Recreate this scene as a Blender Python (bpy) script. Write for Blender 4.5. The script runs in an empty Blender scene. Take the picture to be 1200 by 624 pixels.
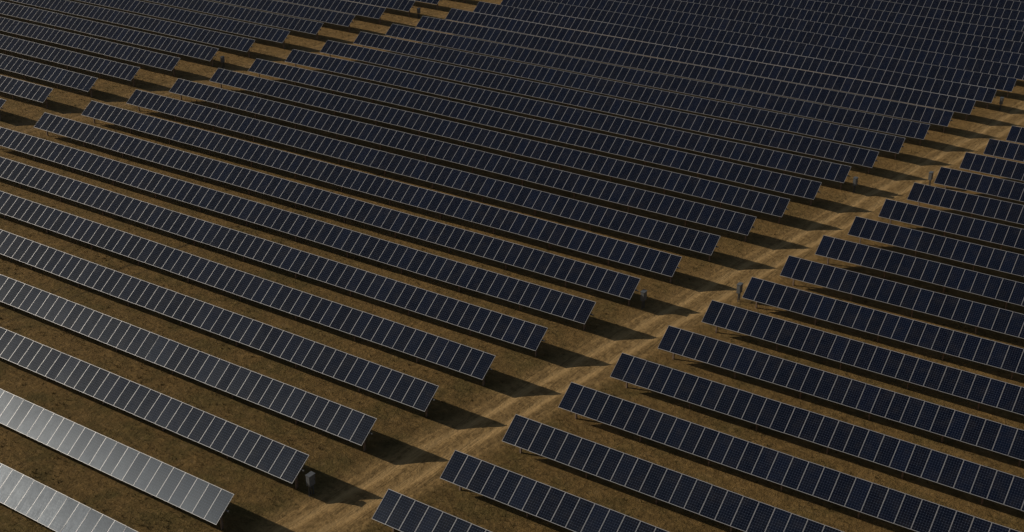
import bpy, bmesh, math, random
import numpy as np
from math import radians as R, sin, cos

random.seed(7)
rng = np.random.default_rng(11)
scene = bpy.context.scene
COL = scene.collection

# ------------------------------------------------------------------ camera
HUB = 1.597                       # height of the row axis above the ground
cam_d = bpy.data.cameras.new('camera')
cam = bpy.data.objects.new('camera', cam_d)
COL.objects.link(cam)
cam_d.sensor_width = 36.0
cam_d.lens = 1564.954 / 1200 * 36.0
cam_d.clip_start = 0.5
cam_d.clip_end = 6000
cam.location = (121.586, -38.201, 44.799 + HUB)
cam.rotation_euler = (1.14133, -0.007252, 0.596688)
scene.camera = cam

# ------------------------------------------------------------------ sky and sun
SX, SY = 2.04, 0.68               # shadow offset per metre of height
SUN_EL = math.atan2(1.0, math.hypot(SX, SY))
SUN_ROT = math.atan2(-SX, -SY)
world = bpy.data.worlds.new('World')
scene.world = world
world.use_nodes = True
wn = world.node_tree
sky = wn.nodes.new('ShaderNodeTexSky')
sky.sky_type = 'NISHITA'
sky.sun_disc = False
sky.sun_elevation = SUN_EL
sky.sun_rotation = SUN_ROT
sky.altitude = 300
sky.air_density = 1.0
sky.dust_density = 1.2
sky.ozone_density = 1.0
bg = wn.nodes['Background']
bg.inputs['Strength'].default_value = 0.064
wn.links.new(sky.outputs['Color'], bg.inputs['Color'])

sun_d = bpy.data.lights.new('sun', 'SUN')
sun_d.energy = 4.4
sun_d.angle = R(0.53)
sun_d.color = (1.0, 0.965, 0.91)
sun = bpy.data.objects.new('sun', sun_d)
COL.objects.link(sun)
sun.location = (-200, -60, 120)
# a sun lamp shines along its local -Z: aim that along the light's travel direction
from mathutils import Vector
sun.rotation_euler = Vector((SX, SY, -1.0)).to_track_quat('-Z', 'Y').to_euler()

vs = scene.view_settings
vs.view_transform = 'Standard'
vs.look = 'None'
vs.exposure = -0.7
vs.gamma = 1.0
vs.use_curve_mapping = False
vs.use_white_balance = True       # the photograph is balanced warm
vs.white_balance_temperature = 7300
vs.white_balance_tint = 10

# ------------------------------------------------------------------ node helpers
def new_mat(name):
    m = bpy.data.materials.new(name)
    m.use_nodes = True
    nt = m.node_tree
    return m, nt, nt.nodes['Principled BSDF']

class NG:
    def __init__(self, nt): self.nt = nt
    def n(self, t, **kw):
        nd = self.nt.nodes.new(t)
        for k, v in kw.items(): setattr(nd, k, v)
        return nd
    def link(self, a, b): self.nt.links.new(a, b)
    def put(self, sock, v):
        if hasattr(v, 'is_output'): self.link(v, sock)
        else: sock.default_value = v
    def math(self, op, a, b=None, c=None, clamp=False):
        nd = self.n('ShaderNodeMath', operation=op, use_clamp=clamp)
        self.put(nd.inputs[0], a)
        if b is not None: self.put(nd.inputs[1], b)
        if c is not None: self.put(nd.inputs[2], c)
        return nd.outputs[0]
    def ramp(self, v, lo, hi, a=0.0, b=1.0):
        nd = self.n('ShaderNodeMapRange', interpolation_type='SMOOTHSTEP')
        self.put(nd.inputs['Value'], v)
        nd.inputs['From Min'].default_value = lo
        nd.inputs['From Max'].default_value = hi
        nd.inputs['To Min'].default_value = a
        nd.inputs['To Max'].default_value = b
        return nd.outputs['Result']
    def noise(self, vec, scale, detail=3.0, rough=0.55):
        nd = self.n('ShaderNodeTexNoise')
        self.put(nd.inputs['Vector'], vec)
        nd.inputs['Scale'].default_value = scale
        nd.inputs['Detail'].default_value = detail
        nd.inputs['Roughness'].default_value = rough
        return nd.outputs['Fac']
    def mix(self, f, a, b, kind='MIX'):
        nd = self.n('ShaderNodeMix', data_type='RGBA', blend_type=kind)
        self.put(nd.inputs[0], f)
        self.put(nd.inputs[6], a if hasattr(a, 'is_output') else (*a, 1))
        self.put(nd.inputs[7], b if hasattr(b, 'is_output') else (*b, 1))
        return nd.outputs[2]

# ------------------------------------------------------------------ layout constants
PITCH_Y = 5.6057                  # row to row
CHORD = 1.9825
TILT = 0.6421
SK = 0.1236                       # the row ends shift sideways from row to row
L_B = 71.604
GAP_A, GAP_C = 6.310, 6.164
RUTS = (2.25, 4.02)               # wheel tracks, metres from the middle block's ends

def zoff(block, y):
    t = (y - 60.0) / 60.0
    if block == 'A': return 0.175 - 0.065 * t
    if block == 'C': return -0.167 - 0.149 * t
    return 0.0

def sstep(x):
    x = np.clip(x, 0, 1)
    return x * x * (3 - 2 * x)

def vnoise(x, y, s, seed):
    """smooth value noise, vectorised"""
    x = x / s; y = y / s
    xi = np.floor(x).astype(np.int64); yi = np.floor(y).astype(np.int64)
    fx = sstep(x - xi); fy = sstep(y - yi)
    def h(a, b):
        n = (a * 374761393 + b * 668265263 + seed * 974711) & 0x7fffffff
        n = ((n ^ (n >> 13)) * 1274126177) & 0x7fffffff
        return ((n ^ (n >> 16)) & 0xffff) / 65535.0 - 0.5
    return (h(xi, yi) * (1 - fx) + h(xi + 1, yi) * fx) * (1 - fy) + (h(xi, yi + 1) * (1 - fx) + h(xi + 1, yi + 1) * fx) * fy

def lane1(x, y): return x - SK * y - L_B            # 0..6.16 across the lane before the right block
def lane2(x, y): return x - SK * y + GAP_A          # 0..6.31 across the lane after the left block

def base_z(x, y):
    t = np.clip((y - 60.0) / 60.0, -1.6, 3)
    a = 1 - sstep(lane2(x, y) / GAP_A)
    c = sstep(lane1(x, y) / GAP_C)
    z = a * (0.175 - 0.065 * t) + c * (-0.167 - 0.149 * t)
    far = sstep((np.hypot(x - 40, y - 80) - 230) / 400)
    z = z * (1 - far)
    lane = np.maximum(sstep((3.2 - np.abs(lane1(x, y) - 3.13)) / 1.6), sstep((3.2 - np.abs(lane2(x, y) - 3.13)) / 1.6))
    k = (1 - far) * (1 - 0.72 * lane)
    return z + 0.05 * vnoise(x, y, 2.1, 3) * k + 0.035 * vnoise(x, y, 0.85, 5) * k

def track_profile(u, y, seed):
    w = 0.22 * vnoise(y * 0 + seed, y, 9.0, 21 + seed)
    z = 0.006 - 0.07 * sstep((np.abs(u + w - 3.13) - 1.6) / 0.9)
    for r in RUTS:
        z = z - 0.035 * np.exp(-((u + w - r) / 0.30) ** 2)
    z = z + 0.006 * vnoise(u * 5, y * 0.6, 1.0, 41)
    return z

def ground_z(x, y):
    z = base_z(x, y)
    inl = np.maximum(sstep((2.0 - np.abs(lane1(x, y) - 3.13)) / 0.5), sstep((2.0 - np.abs(lane2(x, y) - 3.13)) / 0.5))
    ok = ((y > -30) & (y < 215))
    return z - 0.12 * inl * ok

# ------------------------------------------------------------------ materials
def make_ground_mat():
    m, nt, bs = new_mat('dry_soil_and_grass')
    g = NG(nt)
    geo = g.n('ShaderNodeNewGeometry')
    P = geo.outputs['Position']
    sep = g.n('ShaderNodeSeparateXYZ'); g.link(P, sep.inputs[0])
    x, y = sep.outputs[0], sep.outputs[1]
    n_big = g.noise(P, 0.045, 2)
    n_mid = g.noise(P, 0.35, 4, 0.6)
    n_fin = g.ramp(g.noise(P, 2.2, 6, 0.72), 0.28, 0.72)
    n_vf = g.noise(P, 8.0, 4, 0.75)
    skx = g.math('MULTIPLY_ADD', y, -SK, x)
    wob = g.math('MULTIPLY_ADD', g.noise(P, 0.22, 2), 0.9, -0.45)
    def lane(c, wid):
        u = g.math('SUBTRACT', skx, c)
        u = g.math('ADD', u, wob)
        return u, g.ramp(g.math('ABSOLUTE', u), wid + 1.1, wid - 0.9)
    u1, l1 = lane(L_B + 3.13, 2.2)
    u2, l2 = lane(-GAP_A + 3.13, 2.0)
    # vegetation: thicker towards the near left, thin and sandy farther up the lane
    veg = g.math('ADD', g.ramp(y, 105.0, -15.0), g.math('MULTIPLY_ADD', n_big, 1.2, -0.62))
    veg = g.math('ADD', veg, g.math('MULTIPLY_ADD', n_mid, 1.3, -0.62), clamp=True)
    bare = g.math('MAXIMUM', l1, g.math('MULTIPLY', l2, 0.45))
    bare = g.math('MULTIPLY', bare, g.ramp(n_mid, 0.22, 0.52, 0.55, 1.0))
    dry = g.mix(n_fin, (0.150, 0.094, 0.036), (0.340, 0.218, 0.092))
    grass = g.mix(n_fin, (0.068, 0.045, 0.017), (0.205, 0.136, 0.052))
    olive = g.mix(n_fin, (0.060, 0.048, 0.016), (0.165, 0.122, 0.046))
    grass = g.mix(g.ramp(n_mid, 0.42, 0.66), grass, olive)
    col = g.mix(veg, dry, grass)
    dirt = g.mix(n_fin, (0.250, 0.163, 0.074), (0.430, 0.290, 0.138))
    col = g.mix(g.math('MULTIPLY', bare, g.ramp(n_fin, 0.15, 0.5, 0.6, 1.0)), col, dirt)
    # compacted pale wheel tracks
    def rut(u, lane_m, k):
        tot = None
        for r in RUTS:
            d = g.math('ABSOLUTE', g.math('ADD', g.math('SUBTRACT', u, r - 3.13), g.math('MULTIPLY_ADD', n_mid, 0.36, -0.18)))
            t = g.ramp(d, 0.46, 0.14)
            tot = t if tot is None else g.math('MAXIMUM', tot, t)
        # stretched streaks along the lane
        mp = g.n('ShaderNodeMapping'); g.link(P, mp.inputs[0])
        mp.inputs['Rotation'].default_value = (0, 0, math.atan(SK))
        mp.inputs['Scale'].default_value = (5.0, 0.22, 1)
        st = g.noise(mp.outputs[0], 1.0, 3, 0.6)
        return g.math('MULTIPLY', g.math('MULTIPLY', tot, k), g.ramp(st, 0.3, 0.6, 0.35, 1.0)), st
    r1, st = rut(u1, l1, 0.85)
    r2, _ = rut(u2, l2, 0.5)
    col = g.mix(r1, col, (0.53, 0.365, 0.185))
    col = g.mix(r2, col, (0.30, 0.205, 0.118))
    # streaks left by tyres over the whole lane
    mp2 = g.n('ShaderNodeMapping'); g.link(P, mp2.inputs[0])
    mp2.inputs['Rotation'].default_value = (0, 0, math.atan(SK))
    mp2.inputs['Scale'].default_value = (9.0, 0.5, 1)
    st2 = g.noise(mp2.outputs[0], 1.0, 4, 0.65)
    col = g.mix(g.math('MULTIPLY', g.ramp(st2, 0.48, 0.72), g.math('MULTIPLY', bare, 0.42)), col, (0.165, 0.110, 0.053))
    col = g.mix(g.math('MULTIPLY', g.ramp(st2, 0.48, 0.30), g.math('MULTIPLY', bare, 0.30)), col, (0.43, 0.30, 0.16))
    stre = g.math('MULTIPLY', g.ramp(st, 0.56, 0.74), g.math('MULTIPLY', bare, 0.4))
    col = g.mix(stre, col, (0.15, 0.102, 0.052))
    # dark scuffed edges beside the wheel paths and one between them
    for c_, k_ in ((1.62, 0.5), (3.13, 0.42), (4.66, 0.5)):
        d = g.math('ABSOLUTE', g.math('ADD', g.math('SUBTRACT', u1, c_ - 3.13), g.math('MULTIPLY_ADD', n_mid, 0.7, -0.35)))
        col = g.mix(g.math('MULTIPLY', g.ramp(d, 0.34, 0.05), g.math('MULTIPLY', g.ramp(st2, 0.35, 0.6), k_)), col, (0.125, 0.085, 0.038))
    # filled cable trench across the middle of the wide block
    for c_, k_ in ((35.35, 0.75), (37.35, 0.55)):
        d = g.math('ABSOLUTE', g.math('ADD', g.math('SUBTRACT', skx, c_), g.math('MULTIPLY_ADD', n_mid, 1.0, -0.5)))
        col = g.mix(g.math('MULTIPLY', g.ramp(d, 0.26, 0.08), g.math('MULTIPLY', g.ramp(n_fin, 0.1, 0.6, 0.4, 1.0), k_)), col, (0.050, 0.036, 0.017))
    mp3 = g.n('ShaderNodeMapping'); g.link(P, mp3.inputs[0])
    mp3.inputs['Rotation'].default_value = (0, 0, 0.5)
    mp3.inputs['Scale'].default_value = (1.1, 3.4, 1)
    n_st = g.noise(mp3.outputs[0], 1.0, 5, 0.72)
    off = g.math('MULTIPLY_ADD', bare, -0.8, 1.0)
    col = g.mix(g.math('MULTIPLY', g.ramp(n_st, 0.50, 0.66), g.math('MULTIPLY', off, 0.36)), col, (0.085, 0.062, 0.025))
    col = g.mix(g.math('MULTIPLY', g.ramp(n_st, 0.46, 0.32), g.math('MULTIPLY', off, 0.45)), col, (0.33, 0.225, 0.105))
    # dark dead weeds, pale stalks and dry clumps
    n_cl = g.noise(P, 1.1, 4, 0.7)
    notb = g.math('MULTIPLY_ADD', bare, -0.75, 1.0)
    col = g.mix(g.math('MULTIPLY', g.ramp(n_cl, 0.50, 0.70), g.math('MULTIPLY', notb, 0.55)), col, (0.060, 0.044, 0.018))
    col = g.mix(g.math('MULTIPLY', g.ramp(n_cl, 0.46, 0.30), g.math('MULTIPLY', notb, 0.40)), col, (0.31, 0.215, 0.105))
    col = g.mix(g.math('MULTIPLY', g.ramp(n_vf, 0.50, 0.78), g.math('MULTIPLY', notb, 0.45)), col, (0.055, 0.042, 0.018))
    col = g.mix(g.math('MULTIPLY', g.ramp(n_vf, 0.48, 0.24), 0.45), col, (0.33, 0.235, 0.125))
    col = g.mix(1.0, col, (1.12, 1.04, 0.90), 'MULTIPLY')
    g.link(col, bs.inputs['Base Color'])
    bs.inputs['Roughness'].default_value = 0.95
    bs.inputs['Specular IOR Level'].default_value = 0.15
    bp = g.n('ShaderNodeBump')
    bp.inputs['Strength'].default_value = 0.9
    bp.inputs['Distance'].default_value = 0.10
    hh = g.math('ADD', g.math('MULTIPLY', n_fin, 0.75), g.math('MULTIPLY', n_vf, 0.35))
    hh = g.math('MULTIPLY', hh, g.math('MULTIPLY_ADD', bare, -0.45, 1.0))
    hh = g.math('ADD', hh, g.math('MULTIPLY', g.math('MULTIPLY', st2, bare), 0.5))
    g.link(hh, bp.inputs['Height'])
    g.link(bp.outputs[0], bs.inputs['Normal'])
    return m

def make_glass_mat():
    m, nt, bs = new_mat('solar_glass')
    g = NG(nt)
    tc = g.n('ShaderNodeTexCoord')
    sep = g.n('ShaderNodeSeparateXYZ'); g.link(tc.outputs['Object'], sep.inputs[0])
    oi = g.n('ShaderNodeObjectInfo')
    rnd = oi.outputs['Random']
    cp, cpy = 0.1580, 0.1612
    def cellc(v, half, cp):
        u = g.math('DIVIDE', g.math('ADD', v, half), cp)
        f = g.math('ABSOLUTE', g.math('SUBTRACT', g.math('FRACT', u), 0.5))
        inside = g.math('LESS_THAN', g.math('ABSOLUTE', v), half)
        return f, inside, g.math('FLOOR', u)
    fx, ix, cx = cellc(sep.outputs[0], cp * 3, cp)
    fy, iy, cy = cellc(sep.outputs[1], cpy * 6, cpy)
    body = g.math('MULTIPLY', g.math('LESS_THAN', fx, 0.487), g.math('LESS_THAN', fy, 0.487))
    body = g.math('MULTIPLY', body, g.math('LESS_THAN', g.math('ADD', fx, fy), 0.900))
    body = g.math('MULTIPLY', body, g.math('MULTIPLY', ix, iy))
    # every cell a little different, every panel a little different
    wn_ = g.n('ShaderNodeTexWhiteNoise', noise_dimensions='3D')
    cv = g.n('ShaderNodeCombineXYZ')
    g.link(cx, cv.inputs[0]); g.link(cy, cv.inputs[1]); g.link(rnd, cv.inputs[2])
    g.link(cv.outputs[0], wn_.inputs['Vector'])
    cellv = wn_.outputs['Value']
    c1 = g.mix(g.math('MULTIPLY', g.math('POWER', rnd, 2.5), 0.9), (0.0011, 0.0025, 0.0095), (0.0022, 0.0062, 0.0220))
    c2 = g.mix(g.math('MULTIPLY', cellv, 0.5), c1, (0.0024, 0.0046, 0.0135))
    # thin silver busbars
    bb = None
    for off in (0.0, 0.25):
        d = g.math('LESS_THAN', g.math('ABSOLUTE', g.math('SUBTRACT', fx, off)), 0.008)
        bb = d if bb is None else g.math('MAXIMUM', bb, d)
    c2 = g.mix(g.math('MULTIPLY', bb, 0.12), c2, (0.20, 0.21, 0.23))
    edge = g.math('MULTIPLY', ix, iy)
    sheet = g.mix(edge, (0.42, 0.42, 0.43), (0.115, 0.140, 0.205))
    col = g.mix(body, sheet, c2)
    # dust
    dn = g.noise(g_obj_pos(g), 1.3, 4, 0.6)
    col = g.mix(g.math('MULTIPLY', g.ramp(dn, 0.4, 0.8), 0.035), col, (0.30, 0.24, 0.16))
    g.link(col, bs.inputs['Base Color'])
    rr = g.math('MULTIPLY_ADD', dn, 0.04, 0.325)
    ms = g.n('ShaderNodeMapping'); g.link(g_obj_pos(g), ms.inputs[0])
    ms.inputs['Scale'].default_value = (7.0, 0.9, 0.9)
    streak = g.noise(ms.outputs[0], 1.0, 4, 0.7)         # dirt washed down the glass
    rr = g.math('ADD', rr, g.math('MULTIPLY_ADD', streak, 0.16, -0.08))
    rr = g.math('MULTIPLY_ADD', rnd, 0.035, rr)
    rr = g.math('ADD', rr, g.math('MULTIPLY', cellv, 0.03))
    rr = g.math('ADD', rr, g.math('MULTIPLY_ADD', body, -0.22, 0.20))
    g.link(rr, bs.inputs['Roughness'])
    bs.inputs['IOR'].default_value = 1.285   # anti-reflective glass
    # the cell fingers and busbars run along the panel, so glare spreads across it
    bs.inputs['Specular Tint'].default_value = (0.58, 0.78, 1.0, 1)   # bluish coating
    bs.inputs['Anisotropic'].default_value = 0.82
    vt = g.n('ShaderNodeVectorTransform', vector_type='VECTOR', convert_from='OBJECT', convert_to='WORLD')
    vt.inputs[0].default_value = (1, 0, 0)
    g.link(vt.outputs[0], bs.inputs['Tangent'])
    # fine grain of the rolled glass
    bp = g.n('ShaderNodeBump')
    bp.inputs['Strength'].default_value = 0.12
    bp.inputs['Distance'].default_value = 0.02
    mp = g.n('ShaderNodeMapping'); g.link(tc.outputs['Object'], mp.inputs[0])
    mp.inputs['Scale'].default_value = (9, 3.0, 1)
    g.link(g.noise(mp.outputs[0], 1.6, 3, 0.6), bp.inputs['Height'])
    g.link(bp.outputs[0], bs.inputs['Normal'])
    return m

def g_obj_pos(g):
    geo = g.n('ShaderNodeNewGeometry')
    return geo.outputs['Position']

def make_plain(name, col, rough, metal=0.0, var=0.0, scale=6.0, col2=None):
    m, nt, bs = new_mat(name)
    g = NG(nt)
    n = g.noise(g_obj_pos(g), scale, 4, 0.6)
    c2 = col2 or tuple(c * (1 - var) for c in col)
    g.link(g.mix(g.ramp(n, 0.35, 0.68), col, c2), bs.inputs['Base Color'])
    bs.inputs['Roughness'].default_value = rough
    bs.inputs['Metallic'].default_value = metal
    return m

M_GROUND = make_ground_mat()
M_GLASS = make_glass_mat()
M_FRAME = make_plain('anodised_aluminium', (0.58, 0.58, 0.585), 0.45, 0.5, 0.12, 3.0)
M_BACK = make_plain('white_backsheet', (0.55, 0.54, 0.52), 0.8, 0.0, 0.1, 2.0)
M_STEEL = make_plain('galvanised_steel', (0.12, 0.115, 0.11), 0.7, 0.2, 0.3, 5.0)
M_POST = make_plain('weathered_steel_post', (0.30, 0.22, 0.17), 0.75, 0.0, 0.3, 4.0, (0.20, 0.13, 0.09))
M_BOX = make_plain('grey_painted_metal', (0.15, 0.157, 0.163), 0.5, 0.0, 0.18, 5.0)
M_BOXD = make_plain('dark_handle_metal', (0.06, 0.06, 0.06), 0.5, 0.3, 0.2, 9.0)

def grass_mat():
    m, nt, bs = new_mat('dead_grass_blades')
    g = NG(nt)
    at = g.n('ShaderNodeAttribute', attribute_name='tint')
    c = g.mix(at.outputs['Fac'], (0.120, 0.090, 0.036), (0.260, 0.185, 0.085))
    g.link(c, bs.inputs['Base Color'])
    bs.inputs['Roughness'].default_value = 0.9
    bs.inputs['Specular IOR Level'].default_value = 0.1
    return m
M_GRASS = grass_mat()

# ------------------------------------------------------------------ object helpers
def link(o, parent=None):
    COL.objects.link(o)
    if parent is not None: o.parent = parent
    return o

def tag(o, label=None, cat=None, group=None, kind=None):
    if label: o['label'] = label
    if cat: o['category'] = cat
    if group: o['group'] = group
    if kind: o['kind'] = kind
    return o

def mesh_from(name, verts, faces, mats, fmat=None, smooth=False):
    me = bpy.data.meshes.new(name)
    me.from_pydata([tuple(v) for v in verts], [], faces)
    for m in mats: me.materials.append(m)
    if fmat is not None: me.polygons.foreach_set('material_index', fmat)
    if smooth: me.polygons.foreach_set('use_smooth', [True] * len(me.polygons))
    me.update()
    return me

class MB:
    def __init__(self): self.v = []; self.f = []
    def box(self, x0, x1, y0, y1, z0, z1):
        b = len(self.v)
        self.v += [(x0, y0, z0), (x1, y0, z0), (x1, y1, z0), (x0, y1, z0), (x0, y0, z1), (x1, y0, z1), (x1, y1, z1), (x0, y1, z1)]
        self.f += [tuple(b + i for i in q) for q in ((0, 3, 2, 1), (4, 5, 6, 7), (0, 1, 5, 4), (1, 2, 6, 5), (2, 3, 7, 6), (3, 0, 4, 7))]
        return self
    def mesh(self, name, mat): return mesh_from(name, self.v, self.f, [mat])

def grid_mesh(name, xs, ys, zf, mat):
    X, Y = np.meshgrid(xs, ys)
    Z = zf(X, Y)
    V = np.stack([X, Y, Z], -1).reshape(-1, 3).astype(np.float32)
    return grid_from(name, V, len(xs), len(ys), mat)

def grid_from(name, V, nx, ny, mat):
    i = np.arange(nx - 1); j = np.arange(ny - 1)
    I, J = np.meshgrid(i, j)
    a = (J * nx + I).ravel()
    F = np.stack([a, a + 1, a + 1 + nx, a + nx], -1).astype(np.int32)
    me = bpy.data.meshes.new(name)
    me.vertices.add(len(V)); me.vertices.foreach_set('co', V.ravel())
    me.loops.add(F.size); me.loops.foreach_set('vertex_index', F.ravel())
    me.polygons.add(len(F))
    me.polygons.foreach_set('loop_start', np.arange(0, F.size, 4, dtype=np.int32))
    me.polygons.foreach_set('use_smooth', np.ones(len(F), dtype=bool))
    me.update(calc_edges=True)
    me.materials.append(mat)
    return me

# ------------------------------------------------------------------ the ground
def axis(lo, hi, step, far):
    inner = np.arange(lo, hi + 1e-6, step)
    o = np.geomspace(4, far, 26)
    return np.concatenate([lo - o[::-1], inner, hi + o])
xs = axis(-45, 125, 0.55, 2600)
ys = axis(-12, 195, 0.55, 2600)
ground = link(bpy.data.objects.new('ground', grid_mesh('ground', xs, ys, ground_z, M_GROUND)))
tag(ground, 'brown dry grass and bare soil beneath the solar rows', 'ground', kind='structure')

def track(lane_c, label, seed, y0, y1):
    us = np.linspace(0.55, 5.7, 40)
    yy = np.arange(y0, y1, 0.3)
    U, Y = np.meshgrid(us, yy)
    X = U + SK * Y + lane_c
    Z = base_z(X, Y) + track_profile(U, Y, seed) + 0.010 * vnoise(X, Y, 0.45, 9)
    V = np.stack([X, Y, Z], -1).reshape(-1, 3).astype(np.float32)
    o = link(bpy.data.objects.new('dirt_track', grid_from('dirt_track', V, len(us), len(yy), M_GROUND)))
    tag(o, label, 'dirt track', kind='structure')
track(L_B, 'sandy dirt track with two wheel ruts between the middle and right blocks', 1, -29, 210)
track(-GAP_A, 'narrow brown dirt track between the left and middle blocks', 2, -29, 210)

# ------------------------------------------------------------------ solar panel meshes
PW, PL, PD, LIP = 0.983, CHORD, 0.040, 0.0100
def ring_part():
    prof = ((0.0, -PD), (0.0, 0.0), (LIP, 0.0), (LIP, -PD))
    v, f = [], []
    for ins, z in prof:
        hx, hy = PW / 2 - ins, PL / 2 - ins
        v += [(-hx, -hy, z), (hx, -hy, z), (hx, hy, z), (-hx, hy, z)]
    for s in range(4):
        a, b = s * 4, ((s + 1) % 4) * 4
        for c in range(4):
            d = (c + 1) % 4
            f.append((a + c, a + d, b + d, b + c))
    return v, f
def glass_part():
    hx, hy = PW / 2 - LIP + 0.001, PL / 2 - LIP + 0.001
    z0, z1 = -0.010, -0.003
    m = MB().box(-hx, hx, -hy, hy, z0, z1)
    return m.v, m.f, [1, 0, 1, 1, 1, 1]
rv, rf = ring_part()
gv, gf, gm = glass_part()
ME_FRAME = mesh_from('solar_panel_frame', rv, rf, [M_FRAME])
ME_GLASS = mesh_from('panel_glass', gv, gf, [M_GLASS, M_BACK], gm)
ME_PANEL = mesh_from('solar_panel', rv + gv, rf + [tuple(i + len(rv) for i in q) for q in gf],
                     [M_FRAME, M_GLASS, M_BACK], [0] * len(rf) + [2 if i else 1 for i in gm])

TUBE_DROP = 0.135                 # tube axis below the panel plane, along the panel's normal
TUBE_R = 0.062
ty, tz = sin(TILT) * TUBE_DROP, -cos(TILT) * TUBE_DROP

def tube_mesh(length):
    n = 10; v = []; f = []
    for x in (0.0, length):
        for i in range(n):
            a = 2 * math.pi * i / n
            v.append((x, cos(a) * TUBE_R, sin(a) * TUBE_R))
    for i in range(n):
        j = (i + 1) % n
        f.append((i, n + i, n + j, j))
    f.append(tuple(range(n))); f.append(tuple(reversed(range(n, 2 * n))))
    return mesh_from('support_tube', v, f, [M_STEEL])

def post_mesh():
    """H-section pile with a saddle plate that carries the tube; top of the saddle at z = 0"""
    m = MB()
    h = -2.1
    m.box(-0.05, 0.05, -0.075, -0.066, h, -0.10)
    m.box(-0.05, 0.05, 0.066, 0.075, h, -0.10)
    m.box(-0.004, 0.004, -0.066, 0.066, h, -0.10)
    m.box(-0.06, 0.06, -0.09, 0.09, -0.10, -0.064)
    m.box(-0.03, 0.03, -0.085, -0.066, -0.064, 0.07)
    m.box(-0.03, 0.03, 0.066, 0.085, -0.064, 0.07)
    return m.mesh('support_post', M_POST)
ME_POST = post_mesh()

# ------------------------------------------------------------------ rows
ONES = ['', 'first', 'second', 'third', 'fourth', 'fifth', 'sixth', 'seventh', 'eighth', 'ninth', 'tenth', 'eleventh', 'twelfth', 'thirteenth', 'fourteenth',
        'fifteenth', 'sixteenth', 'seventeenth', 'eighteenth', 'nineteenth', 'twentieth']
def ordinal(n):
    if n <= 20: return ONES[n]
    if n == 30: return 'thirtieth'
    return ('twenty-' if n < 30 else 'thirty-') + ONES[n % 10]

ROWS = {
 'A': [(8, 0, 11), (9, 0, 20), (10, 0, 29), (11, 0, 38), (12, 0, 47), (13, 0, 56), (14, 0, 65), (15, 0, 65), (16, 0, 58), (17, 0, 51), (18, 0, 44), (19, 0, 37), (20, 0, 30), (21, 0, 23), (22, 0, 16)],
 'B': [(0, 53, 72), (1, 45, 72), (2, 36, 72), (3, 27, 72), (4, 18, 72), (5, 9, 72)] + [(k, 0, 72) for k in range(6, 26)] + [(26, 5, 70), (27, 12, 68), (28, 19, 66), (29, 26, 64), (30, 33, 63), (31, 40, 61)],
 'C': [(2, 0, 13), (3, 0, 20), (4, 0, 28), (5, 0, 33), (6, 0, 31), (7, 0, 29), (8, 0, 27), (9, 0, 26), (10, 0, 24), (11, 0, 22), (12, 0, 20), (13, 0, 18), (14, 0, 16), (15, 0, 14), (16, 0, 12), (17, 0, 10), (18, 0, 8), (19, 0, 6)],
}
BOXES = {('B', 2): (0.71, 0.05), ('B', 8): (0.60, 0.30), ('B', 14): (0.79, 0.10), ('B', 20): (0.77, 0.45),
         ('C', 9): (-0.79, 0.45), ('C', 15): (-0.80, 0.70), ('A', 13): (0.75, 0.55), ('A', 19): (0.75, 0.55)}

def row_label(b, k):
    has = (b, k) in BOXES
    if b == 'B':
        o = ordinal(k + 1)
        if k == 0: return 'glaring silver-grey solar row in the bottom left corner, lowest of the middle block'
        if k == 1: return 'glaring silver-grey solar row, second from the bottom in the middle block'
        if k == 2: return 'dull grey solar row with a combiner box past its end, third in the middle block'
        if has: return f'{o} dark solar row up the wide middle block, a combiner box past its end'
        return f'{o} dark solar panel row counting up from the bottom of the wide middle block'
    if b == 'A':
        o = ordinal(k - 7)
        if k == 8: return 'short end of the lowest solar row in the upper left block, at the left edge'
        if has: return f'{o} solar row up the upper left block, a combiner box past its end'
        return f'{o} solar panel row counting up from the lowest of the upper left block'
    o = ordinal(k - 1)
    if k == 2: return 'lowest navy solar row of the right block, cut by the bottom edge'
    if has: return f'{o} navy solar row up the right block, a combiner box before its left end'
    return f'{o} navy solar panel row counting up from the lowest of the right block'
GROUPS = {'A': 'solar panel rows of the upper left block', 'B': 'solar panel rows of the wide middle block', 'C': 'solar panel rows of the right block'}

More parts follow.
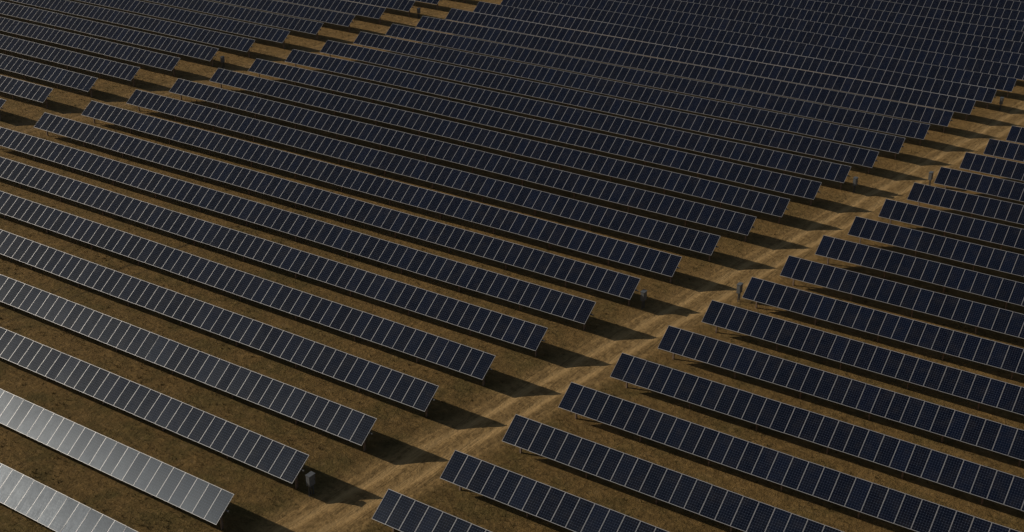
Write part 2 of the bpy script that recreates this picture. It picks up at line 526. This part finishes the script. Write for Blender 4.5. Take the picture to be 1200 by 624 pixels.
ROW_TILT = {('B', 0): -0.010, ('B', 1): 0.014, ('B', 2): -0.016, ('B', 3): 0.006, ('C', 2): -0.02, ('C', 3): -0.012}
tube_cache = {}
def build_row(b, k, i0, i1):
    y = k * PITCH_Y
    if b == 'B': x_ref, step = 0.6912 * k + 0.0, (L_B + 0.0028 * k) / 72.0
    elif b == 'C': x_ref, step = L_B + GAP_C + 0.6940 * k, 0.9975
    else: x_ref, step = -GAP_A + 0.6912 * k, -0.9975
    zb = zoff(b, y)
    xa, xb = x_ref + i0 * step, x_ref + i1 * step
    x0, x1 = min(xa, xb), max(xa, xb)
    root = bpy.data.objects.new('solar_row', None)
    root.empty_display_size = 0.3
    root.location = (x0, y, zb)
    link(root)
    tag(root, row_label(b, k), 'solar array', GROUPS[b])
    n = i1 - i0
    st = abs(step)
    split = (b == 'B' and k <= 10) or b == 'C'
    row_t = random.gauss(0, 0.003)
    row_t = ROW_TILT.get((b, k), row_t)          # trackers never stop at quite the same angle
    sag = random.uniform(-0.012, 0.012)
    for i in range(n):
        px = (i + 0.5) * st
        w = 0.016 * math.sin(px * 0.21 + k * 1.7) + random.gauss(0, 0.0025)
        o = bpy.data.objects.new('solar_panel', ME_FRAME if split else ME_PANEL)
        o.location = (px, 0, HUB + w)
        o.rotation_euler = (TILT + row_t + random.gauss(0, 0.0042), random.gauss(0, 0.0018), 0)
        link(o, root)
        if split:
            gl = bpy.data.objects.new('panel_glass', ME_GLASS)
            link(gl, o)
    # tube with a stub past the free end
    over_r = 0.22 if b in 'AB' else 0.0
    over_l = 0.0
    ln = round(x1 - x0 + over_r + over_l - 0.06, 3)
    if ln not in tube_cache: tube_cache[ln] = tube_mesh(ln)
    t = bpy.data.objects.new('support_tube', tube_cache[ln])
    t.location = (0.03 - over_l, ty, HUB + tz)
    link(t, root)
    # piles, counted from the end of the block that faces a lane
    span = 4.93 if b == 'C' else 5.88
    length = x1 - x0
    if b == 'A':
        d = [length - 0.55 - span * j for j in range(40)]
    elif b == 'C':
        d = [0.90 + span * j for j in range(40)]
    else:
        full = L_B
        d = [0.95 + (full - 1.45) / 12 * j - i0 * st for j in range(13)]
    for q in d:
        if 0.05 < q < length - 0.05:
            o = bpy.data.objects.new('support_post', ME_POST)
            o.location = (q, ty, HUB + tz)
            link(o, root)
for b in 'BCA':
    for k, i0, i1 in ROWS[b]:
        build_row(b, k, i0, i1)

# ------------------------------------------------------------------ combiner boxes on posts
def bevel_box(name, x0, x1, y0, y1, z0, z1, w, mat, slope=0.0):
    bm = bmesh.new()
    m = MB().box(x0, x1, y0, y1, z0, z1)
    vs_ = [bm.verts.new(v) for v in m.v]
    for f in m.f: bm.faces.new([vs_[i] for i in f])
    if slope:
        for v in vs_:
            if v.co.z > (z0 + z1) / 2 and v.co.x > (x0 + x1) / 2: v.co.z -= slope
    bmesh.ops.bevel(bm, geom=bm.edges[:], offset=w, segments=2, affect='EDGES')
    me = bpy.data.meshes.new(name); bm.to_mesh(me); bm.free()
    me.materials.append(mat)
    return me

def tube_between(name, pts, r, mat, n=8):
    v, f = [], []
    for idx, p in enumerate(pts):
        a = Vector(pts[max(idx - 1, 0)]); c = Vector(pts[min(idx + 1, len(pts) - 1)])
        t = (c - a).normalized()
        s = t.cross(Vector((0, 1, 0.01))).normalized(); u = t.cross(s)
        for i in range(n):
            an = 2 * math.pi * i / n
            v.append(Vector(p) + s * cos(an) * r + u * sin(an) * r)
    for k in range(len(pts) - 1):
        for i in range(n):
            j = (i + 1) % n
            f.append((k * n + i, k * n + j, (k + 1) * n + j, (k + 1) * n + i))
    f.append(tuple(reversed(range(n)))); f.append(tuple(range((len(pts) - 1) * n, len(pts) * n)))
    return mesh_from(name, v, f, [mat], smooth=False)

BX = {
 'cabinet': bevel_box('cabinet', -0.16, 0.16, -0.27, 0.27, 0.78, 1.58, 0.015, M_BOX),
 'rain_cap': bevel_box('rain_cap', -0.19, 0.21, -0.30, 0.30, 1.583, 1.625, 0.008, M_BOX, 0.02),
 'door': bevel_box('door', 0.163, 0.180, -0.245, 0.245, 0.81, 1.55, 0.004, M_BOX),
 'handle': bevel_box('handle', 0.182, 0.205, 0.17, 0.20, 1.12, 1.26, 0.004, M_BOXD),
 'leg': MB().box(-0.03, 0.03, -0.03, 0.03, -0.4, 0.778).box(-0.05, 0.05, -0.05, 0.05, 0.0, 0.012).mesh('leg', M_STEEL),
 'cross_rail': bevel_box('cross_rail', -0.02, 0.02, -0.205, 0.205, 0.50, 0.55, 0.004, M_STEEL),
 'conduit': tube_between('conduit', [(-0.05, 0.05, 0.778), (-0.05, 0.05, 0.35), (-0.12, 0.05, 0.1), (-0.18, 0.05, -0.3)], 0.03, M_BOXD),
 'conduit_bare': tube_between('conduit', [(0.05, -0.06, 0.778), (0.05, -0.06, -0.3)], 0.025, M_STEEL),
}
BOX_LABEL = {
 ('B', 2): 'grey combiner box on legs in the lane, nearest one at the bottom left',
 ('B', 8): 'grey combiner box past the middle block, second nearest along the sandy lane',
 ('B', 14): 'small grey combiner box past the fourteenth-odd row, upper part of the sandy lane',
 ('B', 20): 'tiny grey combiner box near the upper right corner, farthest along the sandy lane',
 ('C', 9): 'grey combiner box standing before the left end of the right block, lower of two',
 ('C', 15): 'small grey combiner box before the right block, upper of two',
 ('A', 13): 'small dark combiner box in the upper left lane, nearer of the two there',
 ('A', 19): 'tiny dark combiner box in the upper left lane by the top edge',
}
BOX_LABEL[('B', 14)] = 'small grey combiner box past the middle block, third along the sandy lane'
for (b, k), (dx, dy) in BOXES.items():
    y = k * PITCH_Y
    xe = {'A': -GAP_A + 0.6912 * k, 'B': L_B + 0.6940 * k, 'C': L_B + GAP_C + 0.6940 * k}[b]
    x, yy = xe + dx, y + dy
    z = float(ground_z(np.array([x]), np.array([yy]))[0])
    root = bpy.data.objects.new('combiner_box', None)
    root.empty_display_size = 0.3
    root.location = (x, yy, z)
    root.rotation_euler = (0, 0, random.uniform(-0.06, 0.06) + (math.pi if b == 'C' else 0))
    link(root)
    root.scale = (0.92,) * 3 if b != 'A' else (0.85,) * 3
    tag(root, BOX_LABEL[(b, k)], 'combiner box', 'combiner boxes in the lanes')
    def part(nm, me, par, loc=(0, 0, 0)):
        o = bpy.data.objects.new(nm, me); o.location = loc
        return link(o, par)
    part('cabinet', BX['cabinet'], root)
    part('rain_cap', BX['rain_cap'], root)
    d = part('door', BX['door'], root)
    part('handle', BX['handle'], d)
    part('leg', BX['leg'], root, (0, -0.2, 0)); part('leg', BX['leg'], root, (0, 0.2, 0))
    part('cross_rail', BX['cross_rail'], root)
    part('conduit', BX['conduit'], root); part('conduit', BX['conduit_bare'], root)

# ------------------------------------------------------------------ dry grass tufts
def weeds():
    """bushier dead weeds, 26 blades each"""
    N = 5200
    y = -9 + rng.random(N) ** 1.5 * 110
    x = rng.uniform(-5, 112, N)
    d = np.minimum(np.abs(lane1(x, y) - 3.13), np.abs(lane2(x, y) - 3.13))
    keep = (d > 2.3) & (vnoise(x, y, 5.3, 51) + 0.5 * vnoise(x, y, 1.9, 53) > rng.uniform(-0.25, 0.35, N))
    x, y = x[keep], y[keep]
    z = ground_z(x, y)
    n, B = len(x), 26
    size = rng.uniform(0.4, 1.0, (n, 1))
    hgt = rng.uniform(0.04, 0.16, (n, B)) * size
    ang = rng.uniform(0, 2 * math.pi, (n, B))
    r0 = rng.uniform(0, 0.20, (n, B)) * size
    wd = rng.uniform(0.012, 0.03, (n, B))
    an2 = ang + rng.normal(0, 0.6, (n, B))
    lean = rng.uniform(0.1, 0.9, (n, B)) * hgt
    bx = x[:, None] + np.cos(ang) * r0; by = y[:, None] + np.sin(ang) * r0
    V = np.empty((n, B, 3, 3), np.float32)
    for i, sg in ((0, 1), (1, -1)):
        V[..., i, 0] = bx - sg * np.sin(an2) * wd; V[..., i, 1] = by + sg * np.cos(an2) * wd; V[..., i, 2] = z[:, None] - 0.03
    V[..., 2, 0] = bx + np.cos(an2) * lean; V[..., 2, 1] = by + np.sin(an2) * lean; V[..., 2, 2] = z[:, None] + hgt
    return V.reshape(-1, 3)

def grass():
    N = 90000
    # more of it on the near side, where single tufts still show
    t = rng.random(N) ** 1.6
    y = -9 + t * 120
    x = rng.uniform(-5, 112, N)
    l1 = lane1(x, y); l2 = lane2(x, y)
    den = vnoise(x, y, 3.1, 31) + 0.6 * vnoise(x, y, 1.1, 33) + 0.5
    intrack = np.minimum(np.abs(l1 - 3.13), np.abs(l2 - 3.13))
    keep = (rng.random(N) < np.clip(den, 0.05, 1)) & (rng.random(N) < np.clip((intrack - 1.6) / 1.6, 0.0, 1))
    x, y = x[keep], y[keep]
    z = ground_z(x, y)
    n = len(x)
    B = 5
    hgt = rng.uniform(0.05, 0.17, (n, B)) * (0.7 + 0.6 * rng.random((n, 1)))
    ang = rng.uniform(0, 2 * math.pi, (n, B))
    lean = rng.uniform(0.2, 1.1, (n, B)) * hgt
    r0 = rng.uniform(0, 0.05, (n, B))
    wd = rng.uniform(0.008, 0.022, (n, B))
    bx = x[:, None] + np.cos(ang) * r0; by = y[:, None] + np.sin(ang) * r0
    px, py = -np.sin(ang) * wd, np.cos(ang) * wd
    V = np.empty((n, B, 3, 3), np.float32)
    V[..., 0, 0] = bx + px; V[..., 0, 1] = by + py; V[..., 0, 2] = z[:, None] - 0.03
    V[..., 1, 0] = bx - px; V[..., 1, 1] = by - py; V[..., 1, 2] = z[:, None] - 0.03
    V[..., 2, 0] = bx + np.cos(ang) * lean; V[..., 2, 1] = by + np.sin(ang) * lean; V[..., 2, 2] = z[:, None] + hgt
    V = np.concatenate([V.reshape(-1, 3), weeds()])
    me = bpy.data.meshes.new('dry_grass')
    me.vertices.add(len(V)); me.vertices.foreach_set('co', V.ravel())
    nf = len(V) // 3
    me.loops.add(len(V)); me.loops.foreach_set('vertex_index', np.arange(len(V), dtype=np.int32))
    me.polygons.add(nf); me.polygons.foreach_set('loop_start', np.arange(0, len(V), 3, dtype=np.int32))
    me.update(calc_edges=True)
    a = me.attributes.new('tint', 'FLOAT', 'POINT')
    tint = np.repeat(rng.random(n), B * 3)
    tint = np.concatenate([tint, np.repeat(rng.random((len(V) - len(tint)) // 78) * 0.8, 78)]).astype(np.float32)
    a.data.foreach_set('value', tint)
    me.materials.append(M_GRASS)
    o = link(bpy.data.objects.new('dry_grass', me))
    tag(o, 'short dead brown grass scattered between the rows', 'grass', kind='stuff')
grass()
